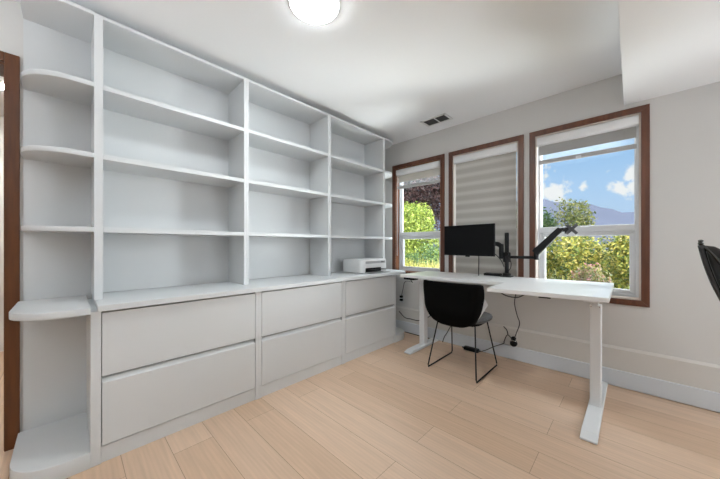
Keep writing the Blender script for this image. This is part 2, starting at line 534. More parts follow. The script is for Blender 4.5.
WIN = [(-2.24, -1.511), (-1.46, -0.721), (-0.674, 0.092)]   # outer edges of the casings
CW = 0.045
WZ0, WZ1 = 0.628, 2.104
mb = MB()
xs = XL - T
for (a, b), z0 in zip(WIN, (0.700, 0.700, 0.628)):
    mb.box(xs, a + CW, YB, YB + T, 0, H)
    mb.box(a + CW, b - CW, YB, YB + T, 0, z0 + CW)
    mb.box(a + CW, b - CW, YB, YB + T, WZ1 - CW, H)
    xs = b - CW
mb.box(xs, XR + T, YB, YB + T, 0, H)
struct(mb.build('wall_back', M['wall']), 'greige back wall with three windows', 'wall')
D0, D1, DZ = -1.10, -0.236, 2.04      # door opening in the left wall
mb = MB().box(XL - T, XL, D1, YB, 0, H).box(XL - T, XL, YF, D0, 0, H).box(XL - T, XL, D0, D1, DZ, H)
struct(mb.build('wall_left', M['wall']), 'greige left wall behind the white shelving', 'wall')
struct(MB().box(XR, XR + T, YF, YB, 0, H).build('wall_right', M['wall_white']), 'pale right wall outside the view', 'wall')
struct(MB().box(XL, XR, YF - T, YF, 0, H).build('wall_front', M['wall_white']), 'pale wall behind the viewer', 'wall')
struct(MB().box(XH - 0.1, XH, YF - T, YB + T, 0, H).build('wall_hall', M['wall_white']), 'white hallway wall beyond the door', 'wall')
struct(MB().box(XH, XL - T, YF - T, YF, 0, H).build('wall_hall_front', M['wall_white']), 'near white end wall of the hallway', 'wall')
struct(MB().box(XH, XL - T, YB, YB + T, 0, H).build('wall_hall_back', M['wall_white']), 'far white end wall of the hallway', 'wall')
struct(MB().box(-0.045, XR, YF, YB, 2.14, H).build('ceiling_soffit', M['ceiling'], bevel=0.003), 'white dropped soffit at the right of the ceiling', 'ceiling')
mb = MB().prism([(YB, 0.0), (YB, 0.302), (YB - 0.003, 0.302), (YB - 0.014, 0.285), (YB - 0.014, 0.0)], XL, XR, 'x')
struct(mb.build('trim_1', M['ledge']), 'beige stepped ledge along the foot of the back wall', 'trim')
struct(MB().box(XL, XR, YB - 0.030, YB - 0.014, 0.004, 0.128).build('baseboard_back', M['base'], bevel=0.004), 'pale blue grey baseboard under the windows', 'baseboard')

# windows
WSILL = [0.700, 0.700, 0.628]
def window(idx, a, b, label):
    WZ0 = WSILL[idx - 1]
    w = thing('window_%d' % idx, ((a + b) / 2, YB, WZ0), label, 'window', None, 'structure')
    yc = YB - 0.014
    # casing: four mitred boards
    def ring(x0, x1, z0, z1, wd, y0, y1, mbx):
        mbx.prism([(x0, z0), (x0 + wd, z0 + wd), (x0 + wd, z1 - wd), (x0, z1)], y0, y1, 'y')
        mbx.prism([(x1, z0), (x1, z1), (x1 - wd, z1 - wd), (x1 - wd, z0 + wd)], y0, y1, 'y')
        mbx.prism([(x0, z1), (x0 + wd, z1 - wd), (x1 - wd, z1 - wd), (x1, z1)], y0, y1, 'y')
        mbx.prism([(x0, z0), (x1, z0), (x1 - wd, z0 + wd), (x0 + wd, z0 + wd)], y0, y1, 'y')
        return mbx
    ring(a, b, WZ0, WZ1, CW, yc, YB, MB()).build('casing', M['wood'], w, bevel=0.002)
    i0, i1, k0, k1 = a + CW, b - CW, WZ0 + CW, WZ1 - CW
    ring(i0, i1, k0, k1, 0.010, YB, YB + 0.075, MB()).build('jamb', M['jamb_daylit_wood'] if idx == 1 else M['jamb_daylit_pale'], w)
    i0 += 0.010; i1 -= 0.010; k0 += 0.010; k1 -= 0.010
    y0, y1 = YB + 0.060, YB + 0.130
    ring(i0, i1, k0, k1, 0.020, y0, y1, MB()).build('frame', M['vinyl'], w, bevel=0.004)
    zm = 1.215
    MB().box(i0 + 0.018, i1 - 0.018, y0, y1, zm - 0.026, zm + 0.024).build('mid_rail', M['vinyl'], w, bevel=0.004)
    s = ring(i0 + 0.020, i1 - 0.020, k0 + 0.020, zm - 0.026, 0.032, y0 + 0.012, y1 - 0.012, MB()).build('sash', M['vinyl'], w, bevel=0.004)
    ring(i0 + 0.020, i1 - 0.020, zm + 0.024, k1 - 0.020, 0.005, y0 + 0.03, y1 - 0.012, MB()).build('glazing_bead', M['vinyl'], w, bevel=0.002)
    MB().box(i0 + 0.020, i1 - 0.020, y0 + 0.050, y0 + 0.054, k0 + 0.020, zm - 0.02).build('glass_pane', M['glass'], w)
    MB().box(i0 + 0.020, i1 - 0.020, y0 + 0.050, y0 + 0.054, zm + 0.02, k1 - 0.020).build('glass_pane', M['glass'], w)
    return w
window(1, *WIN[0], 'brown cased window at the left, beside the shelving')
window(2, *WIN[1], 'brown cased middle window covered by the closed blind')
window(3, *WIN[2], 'brown cased right window with hills and sky in view')

# door casing in the left wall
d = thing('door_1', (XL, D1, 0), 'dark brown wooden door casing at the far left', 'door', None, 'structure')
MB().box(XL, XL + 0.015, D1, D1 + 0.052, 0, DZ + 0.05).box(XL, XL + 0.015, D0 - 0.052, D0, 0, DZ + 0.05).box(XL, XL + 0.015, D0, D1, DZ, DZ + 0.05).build('casing', M['doorwood'], d, bevel=0.002)
MB().box(XL - T, XL, D1 - 0.003, D1, 0, DZ).box(XL - T, XL, D0, D0 + 0.014, 0, DZ).box(XL - T, XL, D0, D1, DZ - 0.014, DZ).build('jamb', M['doorwood'], d)

# ceiling lamp, vent
def dome(name, x, y, z, mat, label, r=0.133):
    t = thing(name, (x, y, z), label, 'lamp')
    MB().lathe((x, y, z), [(r + 0.004, 0), (r + 0.004, -0.006), (r - 0.003, -0.007), (r - 0.003, 0)], 48).build('rim', M['ventwhite'], t)
    prof = [(r - 0.003, -0.004), (r - 0.005, -0.010), (r - 0.014, -0.014), (r * 0.6, -0.018), (0.0005, -0.020)]
    MB().lathe((x, y, z), prof, 48).build('diffuser', mat, t)
    return t
dome('ceiling_light', -1.236, 0.923, H, M['lamp'], 'round white glowing flush lamp on the ceiling')
dome('ceiling_light', 1.05, -0.75, 2.14, M['lamp_added'], 'round flush lamp added under the soffit behind the viewer for brightness')
t = thing('hall_downlight', (-3.72, -0.39, H), 'small bright downlight glimpsed in the hallway past the door', 'lamp')
MB().lathe((-3.72, -0.39, H), [(0.05, 0), (0.05, -0.006), (0.04, -0.008), (0.0005, -0.008)], 24).build('lens', M['hall_lamp'], t)

vx0, vx1, vy0, vy1 = -1.612, -1.328, 2.578, 2.752
t = thing('ceiling_vent', ((vx0 + vx1) / 2, (vy0 + vy1) / 2, H), 'white ceiling air vent with two dark grilles', 'vent')
MB().box(vx0, vx1, vy0, vy0 + 0.022, H - 0.006, H).box(vx0, vx1, vy1 - 0.022, vy1, H - 0.006, H).box(vx0, vx0 + 0.022, vy0, vy1, H - 0.006, H).box(vx1 - 0.022, vx1, vy0, vy1, H - 0.006, H).box(-1.468, -1.457, vy0, vy1, H - 0.006, H).build('frame', M['ventwhite'], t)
for (a, b) in ((vx0 + 0.022, -1.468), (-1.457, vx1 - 0.022)):
    MB().box(a, b, vy0 + 0.022, vy1 - 0.022, H - 0.001, H).build('backing', M['vent'], t)
    mb = MB()
    for k in range(12):
        x = a + (k + 0.5) * (b - a) / 12
        mb.prism([(x - 0.0012, H - 0.001), (x + 0.0012, H - 0.001), (x + 0.003, H - 0.005), (x + 0.001, H - 0.005)], vy0 + 0.022, vy1 - 0.022, 'y')
    mb.build('grille', M['vent'], t)

# ------------------------------------------------------------------ built-in cabinets
FX = -1.885          # face of the drawers
LOW = [(0.072, 0.925, 0.038, 0.022), (0.925, 1.737, 0.022, 0.020), (1.737, 2.520, 0.022, 0.020)]
lab = ['white two drawer base cabinet nearest the left end', 'white two drawer base cabinet in the middle of the row', 'white two drawer base cabinet under the printer']
for i, (y0, y1, sl, sr) in enumerate(LOW):
    c = thing('drawer_cabinet', (-2.12, (y0 + y1) / 2, 0), lab[i], 'cabinet', 'base cabinets under the shelving')
    mb = MB()
    mb.box(XL + 0.005, FX - 0.0005, y0, y0 + sl, 0, 0.755)
    mb.box(XL + 0.005, FX - 0.0005, y1 - sr, y1, 0, 0.755)
    mb.box(XL + 0.005, XL + 0.012, y0 + sl, y1 - sr, 0.07, 0.755)
    mb.box(XL + 0.012, FX - 0.03, y0 + sl, y1 - sr, 0.065, 0.08)
    mb.build('carcass', M['cab'], c, bevel=0.0015)
    MB().box(XL + 0.02, FX - 0.034, y0 + sl + 0.001, y1 - sr - 0.001, 0.085, 0.745).build('inner_box', M['gap'], c)
    MB().box(FX - 0.022, FX - 0.008, y0 + sl, y1 - sr, 0.0, 0.080).build('toe_kick', M['cab'], c)
    g = 0.003
    a, b = y0 + sl + g, y1 - sr - g
    def drawer(z0, z1):
        # front with a finger bevel along its top edge (section in x, z extruded along y)
        MB().prism([(FX - 0.030, z0), (FX, z0), (FX, z1 - 0.022), (FX - 0.022, z1), (FX - 0.030, z1)], a, b, 'y').build('drawer_front', M['cab'], c, bevel=0.0012)
    drawer(0.086, 0.418)
    MB().box(FX - 0.030, FX, a, b, 0.430, 0.744).build('drawer_front', M['cab'], c, bevel=0.0012)

MB_ = MB().prism([(XL + 0.005, 0.097), (-1.858, 0.097), (-1.858, 2.522), (XL + 0.005, 2.522)], 0.7555, 0.7855)
tag(MB_.build('worktop', M['cab'], bevel=0.003), 'long white worktop lying across the drawer cabinets', 'worktop')

UX = -2.06
SH = [1.150, 1.545, 1.922]
UP = [(0.092, 0.9165, 0.036, 0.018), (0.9165, 1.7165, 0.018, 0.018), (1.7165, 2.545, 0.018, 0.035)]
lab = ['tall white open shelf unit nearest the left end', 'white open shelf unit in the middle of the row', 'white open shelf unit holding the printer, nearest the windows']
for i, (y0, y1, sl, sr) in enumerate(UP):
    c = thing('shelf_unit', (-2.2, (y0 + y1) / 2, 0.786), lab[i], 'shelving', 'open shelf units on the worktop')
    z0, z1 = 0.786, 2.322
    MB().box(XL + 0.006, UX, y0, y0 + sl, z0, z1).build('side_panel', M['cab'], c, bevel=0.0015)
    MB().box(XL + 0.006, UX, y1 - sr, y1, z0, z1).build('side_panel', M['cab'], c, bevel=0.0015)
    MB().box(XL + 0.006, XL + 0.018, y0 + sl, y1 - sr, z0, z1 - 0.019).build('back_panel', M['cab'], c)
    MB().box(XL + 0.006, UX, y0 + sl, y1 - sr, z1 - 0.019, z1).build('top_panel', M['cab'], c, bevel=0.0015)
    for s in SH:
        MB().box(XL + 0.018, UX - 0.002, y0 + sl, y1 - sr, s, s + 0.026).build('shelf', M['cab'], c, bevel=0.0015)

# rounded open end units
def end_unit(label, low_y, up_y, far_low, far_up, sgn):
    c = thing('end_shelf_unit', (-2.15, (low_y + far_low) / 2, 0), label, 'shelving')
    def slab(xf, ya, yb, r, z0, z1, nm):
        # rounded at the front outer corner
        y0, y1 = min(ya, yb), max(ya, yb)
        R = [0, 0, 0, r] if sgn < 0 else [r, 0, 0, 0]
        MB().prism(rrect(XL + 0.008, xf, y0, y1, R, 14), z0, z1, 'z', True).build(nm, M['cab'], c, bevel=0.002)
    slab(FX + 0.002, low_y, far_low, 0.17, 0.0, 0.076, 'base')
    slab(FX + 0.022, low_y, far_low, 0.17, 0.747, 0.779, 'wide_shelf')
    for s in SH:
        slab(UX + 0.006, up_y, far_up, 0.19, s, s + 0.026, 'shelf')
    slab(UX + 0.006, up_y, far_up, 0.19, 2.303, 2.322, 'top_panel')
    y0, y1 = sorted((up_y, far_up))
    MB().box(XL + 0.001, XL + 0.008, y0, y1, 0.0, 2.322).build('back_panel', M['cab'], c)
    return c
end_unit('tall white end unit with rounded open shelves beside the doorway', 0.072, 0.092, -0.190, -0.172, -1)
end_unit('white rounded end unit mostly hidden behind the shelving, next to the left window', 2.520, 2.545, 2.790, 2.800, 1)

# ------------------------------------------------------------------ desk
DZ1 = 0.79
desk = thing('standing_desk', (-0.9, 2.5, 0), 'white corner standing desk below the windows', 'desk')
poly = [(-1.66, 2.292), (-0.713, 2.347), (-0.712, 1.980), (-0.09, 2.060), (-0.10, 2.898), (-1.66, 2.805)]
MB().prism(poly, DZ1 - 0.028, DZ1).build('desk_top', M['desk'], desk, bevel=0.003)
def leg(x, yc, y0, y1):
    w = 0.038
    prof = [(y0, 0.004), (y1, 0.004), (y1, 0.018), (y1 - 0.05, 0.032), (y0 + 0.06, 0.032), (y0, 0.016)]
    f = MB().prism(prof, x - w, x + w, 'x').build('foot', M['deskmetal'], desk, bevel=0.004)
    for yy in (y0 + 0.05, y1 - 0.05):
        MB().lathe((x, yy, 0), [(0.018, 0), (0.018, 0.005)], 16).build('foot_pad', M['black'], f)
    l = MB().prism(rrect(x - 0.029, x + 0.029, yc - 0.04, yc + 0.04, 0.006, 3), 0.032, 0.688).build('leg', M['deskmetal'], desk, bevel=0.002)
    MB().prism(rrect(x - 0.016, x + 0.016, yc - 0.028, yc + 0.028, 0.005, 3), 0.688, 0.745).build('inner_column', M['deskmetal'], l)
    for sx in (-1, 1):
        MB().lathe((x + sx * 0.022, yc - 0.0405, 0.678), [(0.004, -0.002), (0.004, 0.001)], 10, 'y').build('screw', M['chrome'], l)
    MB().box(x - 0.035, x + 0.035, yc - 0.30, yc + 0.28, 0.745, 0.762).build('side_bracket', M['deskmetal'], desk)
leg(-0.172, 2.420, 1.972, 2.895)
leg(-1.600, 2.630, 2.325, 2.895)
MB().box(-1.59, -0.18, 2.52, 2.56, 0.738, 0.762).build('crossbar', M['deskmetal'], desk)
cp = MB().box(-1.625, -1.505, 2.300, 2.375, 0.742, 0.762).build('control_panel', M['black'], desk, bevel=0.003)
tag(cp, 'black height control box under the desk edge')
MB().prism([(-0.42, 2.035), (-0.36, 2.043), (-0.36, 2.065), (-0.42, 2.057)], 0.752, 0.762).build('edge_clip', M['black'], desk)

# ------------------------------------------------------------------ monitor, arms
POLE = (-0.829, 2.800)
ar = thing('monitor_arm_stand', (POLE[0], POLE[1], DZ1), 'black dual monitor arm stand, pole clamped to the back of desk, right arm empty', 'monitor arm')
px, py = POLE
MB().box(px - 0.045, px + 0.045, py - 0.045, py + 0.04, DZ1, DZ1 + 0.010).lathe((px, py, DZ1), [(0.034, 0.01), (0.034, 0.03), (0.022, 0.036)], 20).build('base_clamp', M['blackmetal'], ar, bevel=0.002)
MB().lathe((px, py, DZ1 + 0.03), [(0.0175, 0), (0.0175, 0.370), (0.015, 0.374)], 20).build('pole', M['blackmetal'], ar)
MB().lathe((px, py, 0.925), [(0.030, 0), (0.032, 0.01), (0.032, 0.08), (0.028, 0.09)], 24).build('collar', M['blackmetal'], ar)
MB().lathe((px + 0.006, py - 0.04, 1.0), [(0.018, -0.012), (0.020, 0.0), (0.018, 0.02)], 16, 'y').build('knob', M['black'], ar)
# right arm: level link, then a sloping gas-spring link with a plate at its end
E1 = Vector((-0.588, 2.775, 0.973))
MB().tube([(px, py - 0.005, 0.972), E1], 0.013, 12).build('lower_arm', M['blackmetal'], ar)
MB().lathe((E1.x, E1.y, 0.955), [(0.020, 0), (0.021, 0.004), (0.021, 0.10), (0.017, 0.106)], 20).build('elbow', M['blackmetal'], ar)
E2 = Vector((-0.420, 2.755, 1.203))
dv = (E2 - Vector((E1.x, E1.y, 1.02)))
n = dv.normalized(); up = n.cross(Vector((0, 1, 0))).normalized()
a0 = Vector((E1.x, E1.y, 1.022)) - n * 0.015
b0 = E2 + n * 0.012
mb = MB()
hw = 0.022
c8 = []
for p, w_ in ((a0, 0.030), (b0, 0.022)):
    for (sy, su) in ((-1, -1), (1, -1), (1, 1), (-1, 1)):
        c8.append(p + Vector((0, 1, 0)) * hw * sy + up * w_ * su)
mb.add(c8, [(0, 1, 2, 3), (4, 5, 6, 7), (0, 1, 5, 4), (1, 2, 6, 5), (2, 3, 7, 6), (3, 0, 4, 7)])
mb.build('upper_arm', M['blackmetal'], ar, bevel=0.007, seg=3)
MB().tube([E2, E2 + Vector((0.062, -0.002, 0.003))], 0.017, 12).lathe((E2.x + 0.045, E2.y, 1.172), [(0.014, 0), (0.014, 0.05)], 14).build('tilt_joint', M['blackmetal'], ar)
# empty mounting plate
pc = E2 + Vector((0.078, -0.005, 0.003))
mb = MB()
for sg in (1, -1):
    for (s1, s2) in ((1, 1),):
        u = Vector((0.87, 0.5, 0)).normalized(); wv = Vector((0, 0, 1))
        dd = (u * 0.036 + wv * 0.036 * sg)
        q = Vector((0.5, -0.87, 0)).normalized()
        nn = q.cross(dd.normalized())
        vs = []
        for e in (-1, 1):
            for (s3, s4) in ((-1, -1), (1, -1), (1, 1), (-1, 1)):
                vs.append(pc + dd * e + nn * 0.011 * s3 + q * 0.003 * s4)
        mb.add(vs, [(0, 1, 2, 3), (4, 5, 6, 7), (0, 1, 5, 4), (1, 2, 6, 5), (2, 3, 7, 6), (3, 0, 4, 7)])
tag(mb.build('mounting_plate', M['greymetal'], ar, bevel=0.001), 'grey cross shaped mounting plate')
# left arm: folded behind the screen
EL = Vector((-0.868, 2.772, 1.04))
MB().tube([(px, py, 0.975), (EL.x, EL.y, 0.975)], 0.014, 12).build('lower_arm', M['blackmetal'], ar)
MB().lathe((EL.x, EL.y, 0), [(0.018, 0.955), (0.020, 0.96), (0.020, 1.085), (0.016, 1.09)], 18).build('elbow', M['blackmetal'], ar)
MB().tube(smooth_path([(EL.x, EL.y, 1.07), (-0.905, 2.765, 1.092), (-0.98, 2.758, 1.088), (-1.13, 2.750, 1.11)], 5), 0.021, 12).build('upper_arm', M['blackmetal'], ar)
MB().tube(smooth_path([(-0.95, 2.725, 1.035), (-0.89, 2.735, 0.98), (-0.86, 2.76, 0.93), (-0.845, 2.775, 0.88)], 6), 0.004, 6).build('cord', M['cable'], ar)
MB().tube(smooth_path([(-0.815, 2.77, 0.985), (-0.785, 2.765, 0.93), (-0.79, 2.775, 0.875), (-0.815, 2.785, 0.84)], 6), 0.0035, 6).build('cord', M['cable'], ar)

mon = thing('computer_monitor', (-1.13, 2.69, 0.98), 'black flat screen monitor on the left arm, screen off', 'monitor')
ML, MR = Vector((-1.412, 2.725)), Vector((-0.888, 2.655))
u = (MR - ML).normalized(); nb = Vector((-u.y, u.x))     # towards the wall
def mon_box(e, z0, z1, d0, d1):
    pts = []
    for p, s in ((ML, e), (MR, -e)):
        pts.append(p + u * s)
    a, b = pts
    return MB().prism([tuple(a + nb * d0), tuple(b + nb * d0), tuple(b + nb * d1), tuple(a + nb * d1)], z0, z1)
mon_box(0, 0.977, 1.277, 0.0, 0.018).build('housing', M['black'], mon, bevel=0.003)
mon_box(0.008, 0.992, 1.269, -0.0012, 0.001).build('screen', M['screen'], mon)
mon_box(0.15, 1.03, 1.23, 0.018, 0.045).build('back_bulge', M['black'], mon, bevel=0.01)
cN = (ML + MR) / 2
MB().prism([tuple(cN + u * s + nb * q) for s, q in ((-0.022, -0.002), (0.022, -0.002), (0.018, 0.012), (-0.018, 0.012))], 0.966, 0.978).build('logo_tab', M['black'], mon, bevel=0.002)
tag(MB().tube(smooth_path([(-1.045, 2.700, 0.985), (-1.046, 2.703, 0.93), (-1.048, 2.705, 0.86), (-1.05, 2.71, 0.7905)], 5), 0.0042, 8).build('monitor_cable', M['cable']), 'thin black cable hanging from the monitor to the desk', 'cable')

t = thing('docking_box', (-0.94, 2.80, DZ1), 'flat black box lying on the desk beside the arm pole', 'box')
MB().prism(rrect(-1.028, -0.880, 2.770, 2.840, 0.006, 3), DZ1, DZ1 + 0.022).build('housing', M['black'], t, bevel=0.003)
MB().prism(rrect(-1.018, -0.890, 2.778, 2.832, 0.005, 3), DZ1 + 0.022, DZ1 + 0.025).build('top_panel', M['blackmetal'], t)

# ------------------------------------------------------------------ printer
pr = thing('printer', (-2.13, 2.26, 0.7855), 'small white inkjet printer on the worktop by the windows', 'printer')
PX0, PX1, PY0, PY1, PZ0, PZ1 = -2.28, -1.985, 2.080, 2.492, 0.7855, 0.930
MB().prism(rrect(PX0, PX1, PY0, PY1, [0.03, 0.02, 0.02, 0.045], 6), PZ0 + 0.004, PZ1 - 0.012, 'z', True).build('body', M['printer'], pr, bevel=0.005)
MB().prism(rrect(PX0 + 0.004, PX1 - 0.004, PY0 + 0.004, PY1 - 0.004, [0.03, 0.02, 0.02, 0.045], 6), PZ1 - 0.011, PZ1, 'z', True).build('scanner_lid', M['printer'], pr, bevel=0.004)
MB().box(PX1 - 0.004, PX1 + 0.001, PY0 + 0.055, PY1 - 0.035, 0.885, 0.911).build('control_strip', M['printergrey'], pr, bevel=0.001)
MB().box(PX1 - 0.004, PX1 + 0.002, PY0 + 0.052, PY1 - 0.032, 0.848, 0.882).build('front_flap', M['printer'], pr, bevel=0.002)
MB().box(PX1 - 0.02, PX1 + 0.0012, PY0 + 0.055, PY1 - 0.11, 0.800, 0.840).build('paper_slot', M['black'], pr)
MB().prism([(PX1 - 0.015, 0.812), (PX1 + 0.075, 0.822), (PX1 + 0.078, 0.828), (PX1 - 0.015, 0.822)], PY0 + 0.06, PY1 - 0.09, 'y').build('output_tray', M['black'], pr, bevel=0.002)
MB().box(PX1 - 0.015, PX1 + 0.075, PY0 + 0.045, PY1 - 0.03, 0.792, 0.798).build('paper_tray', M['printergrey'], pr, bevel=0.002)
mb = MB()
for k in range(3):
    mb.lathe((PX1 + 0.001, PY1 - 0.06 - 0.022 * k, 0.898), [(0.006, 0), (0.006, 0.0015)], 12, 'x')
mb.build('button', M['black'], pr)
MB().box(PX0 + 0.03, PX1 - 0.03, PY0 + 0.03, PY1 - 0.03, PZ0, PZ0 + 0.004).build('rubber_foot', M['black'], pr)

# ------------------------------------------------------------------ desk chair
CX, CY = -1.085, 2.36
SX = 0.018
ch = thing('desk_chair', (CX, CY, 0), 'black backed shell chair with grey seat and wire sled legs, pushed to the desk', 'chair')
def shell(off, nm, mat, th, z_lo, z_hi, wing, arc=lambda v: 90.0):
    """wrapped back: rows up the height, columns around the sitter; th = thickness towards the sitter"""
    rows_o, rows_i = [], []
    nv = 18
    for j in range(nv + 1):
        v = j / nv
        z = z_lo + (z_hi - z_lo) * v
        k = max(0.0, 1 - min(1.0, v / 0.42))
        hw = 0.150 + 0.086 * math.sqrt(max(0.0, 1 - k * k)) + 0.012 * v
        dp = wing(v)
        yb = CY - 0.215 - 0.035 * v + 0.035 * k * k
        rc = min(0.085, hw * 0.6)
        def path(ins):
            h, r, y0 = hw - ins, rc - ins * 0.8, yb + ins
            pts = []
            A = arc(v)
            side = max(0.004, dp) if A > 89 else 0.0
            if A > 89:
                for t in (0.0, 0.5):
                    pts.append((-h, y0 + r + side * (1 - t)))
            else:
                for t in (0.04, 0.02):
                    a = math.radians(270 - A * (1 + t))
                    pts.append((-h + r + r * math.cos(a), y0 + r + r * math.sin(a)))
            for q in range(9):
                a = math.radians(270 - A + A * q / 8)
                pts.append((-h + r + r * math.cos(a), y0 + r + r * math.sin(a)))
            for q in range(1, 8):
                pts.append((-h + r + (2 * h - 2 * r) * q / 8, y0 - 0.010 * math.sin(math.pi * q / 8)))
            for q in range(9):
                a = math.radians(270 + A * q / 8)
                pts.append((h - r + r * math.cos(a), y0 + r + r * math.sin(a)))
            if A > 89:
                for t in (0.5, 0.0):
                    pts.append((h, y0 + r + side * (1 - t)))
            else:
                for t in (0.02, 0.04):
                    a = math.radians(270 + A * (1 + t))
                    pts.append((h - r + r * math.cos(a), y0 + r + r * math.sin(a)))
            n = len(pts)
            out = []
            for i, (x, y) in enumerate(pts):
                f = max(0.0, (y - y0) / 0.2)
                out.append((CX + SX + x * (1 - 0.035 * max(0.0, (v - 0.75) / 0.25) ** 2), y, z - 0.05 * f * f * v ** 3 + 0.10 * f * (1 - v)))
            return out
        rows_o.append(path(off)); rows_i.append(path(off + th))
    mb = MB()
    mb.grid(rows_o); mb.grid(rows_i)
    b = len(rows_o[0]); N = (nv + 1) * b
    def q(a, c):
        mb.f.append((a, c, c + N, a + N)); mb.s.append(False)
    for i in range(b - 1): q(i, i + 1); q(nv * b + i, nv * b + i + 1)
    for j in range(nv): q(j * b, (j + 1) * b); q(j * b + b - 1, (j + 1) * b + b - 1)
    return mb.build(nm, mat, ch)
shell(-0.012, 'back_shell', M['chairback'], 0.0155, 0.420, 0.782, lambda v: 0.01, lambda v: 50 + 38 * min(1, max(0, (v - 0.16) / 0.50)))
tag(shell(0.004, 'back_cushion', M['chairpad'], 0.040, 0.432, 0.776, lambda v: 0.012 + 0.17 * max(0, 1 - v * 1.3)), 'light grey inner back cushion')
# seat
def cushion(x0, x1, y0, y1, z0, z1, r, e, mbx):
    rows = []
    for (z, ins) in ((z0, e), (z0 + e * 0.3, e * 0.3), (z0 + e, 0), (z1 - e, 0), (z1 - e * 0.3, e * 0.3), (z1, e)):
        o = rrect(x0 + ins, x1 - ins, y0 + ins, y1 - ins, max(0.01, r - ins), 6)
        rows.append([(a, b, z) for a, b in o])
    mbx.grid(rows, closed=True)
    n = len(rows[0]); base = len(mbx.v) - 6 * n
    mbx.f.append(tuple(base + k for k in range(n))[::-1]); mbx.s.append(True)
    mbx.f.append(tuple(base + 5 * n + k for k in range(n))); mbx.s.append(True)
    return mbx
cushion(CX - 0.185, CX + 0.225, 2.255, 2.640, 0.432, 0.480, 0.13, 0.025, MB()).build('seat_cushion', M['chairseat'], ch)
cushion(CX - 0.195, CX + 0.195, 2.225, 2.620, 0.420, 0.4345, 0.12, 0.006, MB()).build('seat_pan', M['chairback'], ch)
for sx in (-1, 1):
    xf = CX + sx * 0.213
    xt = CX + sx * 0.165
    p = [(xt, 2.300, 0.415), (xf, 2.205, 0.006)]
    pts = [(xt - sx * 0.05, 2.300, 0.4165), (xt, 2.300, 0.414), (xf - sx * 0.002, 2.206, 0.024), (xf, 2.213, 0.0065), (xf, 2.660, 0.0065), (xf - sx * 0.002, 2.668, 0.024), (xt, 2.560, 0.414), (xt - sx * 0.05, 2.560, 0.4165)]
    MB().tube(pts, 0.006, 8).build('sled_leg', M['blackmetal'], ch)
MB().tube([(CX - 0.15, 2.300, 0.4135), (CX + 0.15, 2.300, 0.4135)], 0.006, 8).build('cross_brace', M['blackmetal'], ch)

# ------------------------------------------------------------------ office chair at the right edge
oc = thing('office_chair', (0.48, 1.50, 0), 'black leather office chair with slim metal rails at the right edge', 'chair')
UW = Vector((0.110, 0.994, 0)); VW = Vector((0.994, -0.110, 0))
O0 = Vector((0.146, 1.30, 0))            # top rear corner of the back, near side
def Q(a, w, z):
    """a forward from the rear of the back, w across the chair, z up"""
    return O0 + VW * a + UW * w + Vector((0, 0, z))
CWD = 0.46
M['darkchrome'] = simple('dark_polished_metal', (0.07, 0.07, 0.07), 0.25, metal=1.0)
rear = [(0.000, 1.080), (0.009, 1.03), (0.024, 0.97), (0.046, 0.905), (0.078, 0.80), (0.110, 0.68), (0.135, 0.56), (0.155, 0.47)]
front = [(0.250, 0.50), (0.235, 0.60), (0.205, 0.72), (0.170, 0.84), (0.130, 0.94), (0.090, 1.01), (0.055, 1.055), (0.026, 1.076)]
def slab(poly, w0, w1, nm, mat, bev):
    n = len(poly)
    v = [Q(a, w0, z) for a, z in poly] + [Q(a, w1, z) for a, z in poly]
    f = [tuple(range(n)), tuple(range(n, 2 * n))[::-1]]
    mb = MB().add(v, f)
    for i in range(n):
        j = (i + 1) % n
        mb.f.append((i, j, n + j, n + i)); mb.s.append(False)
    return mb.build(nm, mat, oc, bevel=bev)
slab([(a + 0.006, z) for a, z in rear] + front, 0.012, CWD - 0.012, 'back_cushion', M['leather'], 0.006)
slab(rrect(0.17, 0.62, 0.42, 0.50, 0.035, 5), 0.0, CWD, 'seat_cushion', M['leather'], 0.006)
for w in (0.0, CWD):
    MB().tube(smooth_path([Q(a, w, z) for a, z in rear], 4), 0.0065, 8).build('side_rail', M['darkchrome'], oc)
    mid = [(r[0] * 0.55 + q[0] * 0.45, r[1] * 0.55 + q[1] * 0.45) for r, q in zip(rear[1:], front[::-1][1:])]
    MB().tube(smooth_path([Q(0.004, w, 1.078)] + [Q(a, w, z) for a, z in mid], 4), 0.004, 8).build('piping', M['darkchrome'], oc)
    tp = Q(0.0, w, 1.083)
    MB().lathe(tp, [(0.003, -0.004), (0.006, 0), (0.006, 0.003), (0.0035, 0.005), (0.0055, 0.008), (0.0055, 0.011), (0.002, 0.013)], 12).build('rail_knob', M['darkchrome'], oc)
    MB().tube(smooth_path([Q(0.20, w, 0.47), Q(0.18, w - 0.03 + 0.06 * (w > 0.1), 0.60), Q(0.24, w - 0.03 + 0.06 * (w > 0.1), 0.665), Q(0.42, w - 0.03 + 0.06 * (w > 0.1), 0.67), Q(0.48, w - 0.03 + 0.06 * (w > 0.1), 0.60), Q(0.46, w, 0.47)], 5), 0.011, 8).build('arm_rest', M['darkchrome'], oc)
cb = Q(0.38, CWD / 2, 0)
MB().tube([(cb.x, cb.y, 0.09), (cb.x, cb.y, 0.25), (cb.x, cb.y, 0.25), (cb.x, cb.y, 0.43)], [0.028, 0.028, 0.017, 0.017], 14).build('gas_column', M['black'], oc)
for k in range(5):
    a = 2 * math.pi * k / 5 + 0.3
    e = Vector((cb.x + 0.29 * math.cos(a), cb.y + 0.29 * math.sin(a), 0.075))
    MB().tube([(cb.x, cb.y, 0.105), tuple(e)], [0.024, 0.014], 10).build('base_spoke', M['darkchrome'], oc)
    w0 = e + Vector((0, 0, -0.047))
    nx = Vector((-math.sin(a), math.cos(a), 0))
    MB().tube([w0 - nx * 0.022, w0 + nx * 0.022], 0.028, 14).tube([e, e + Vector((0, 0, -0.045))], 0.008, 8).build('caster', M['black'], oc)

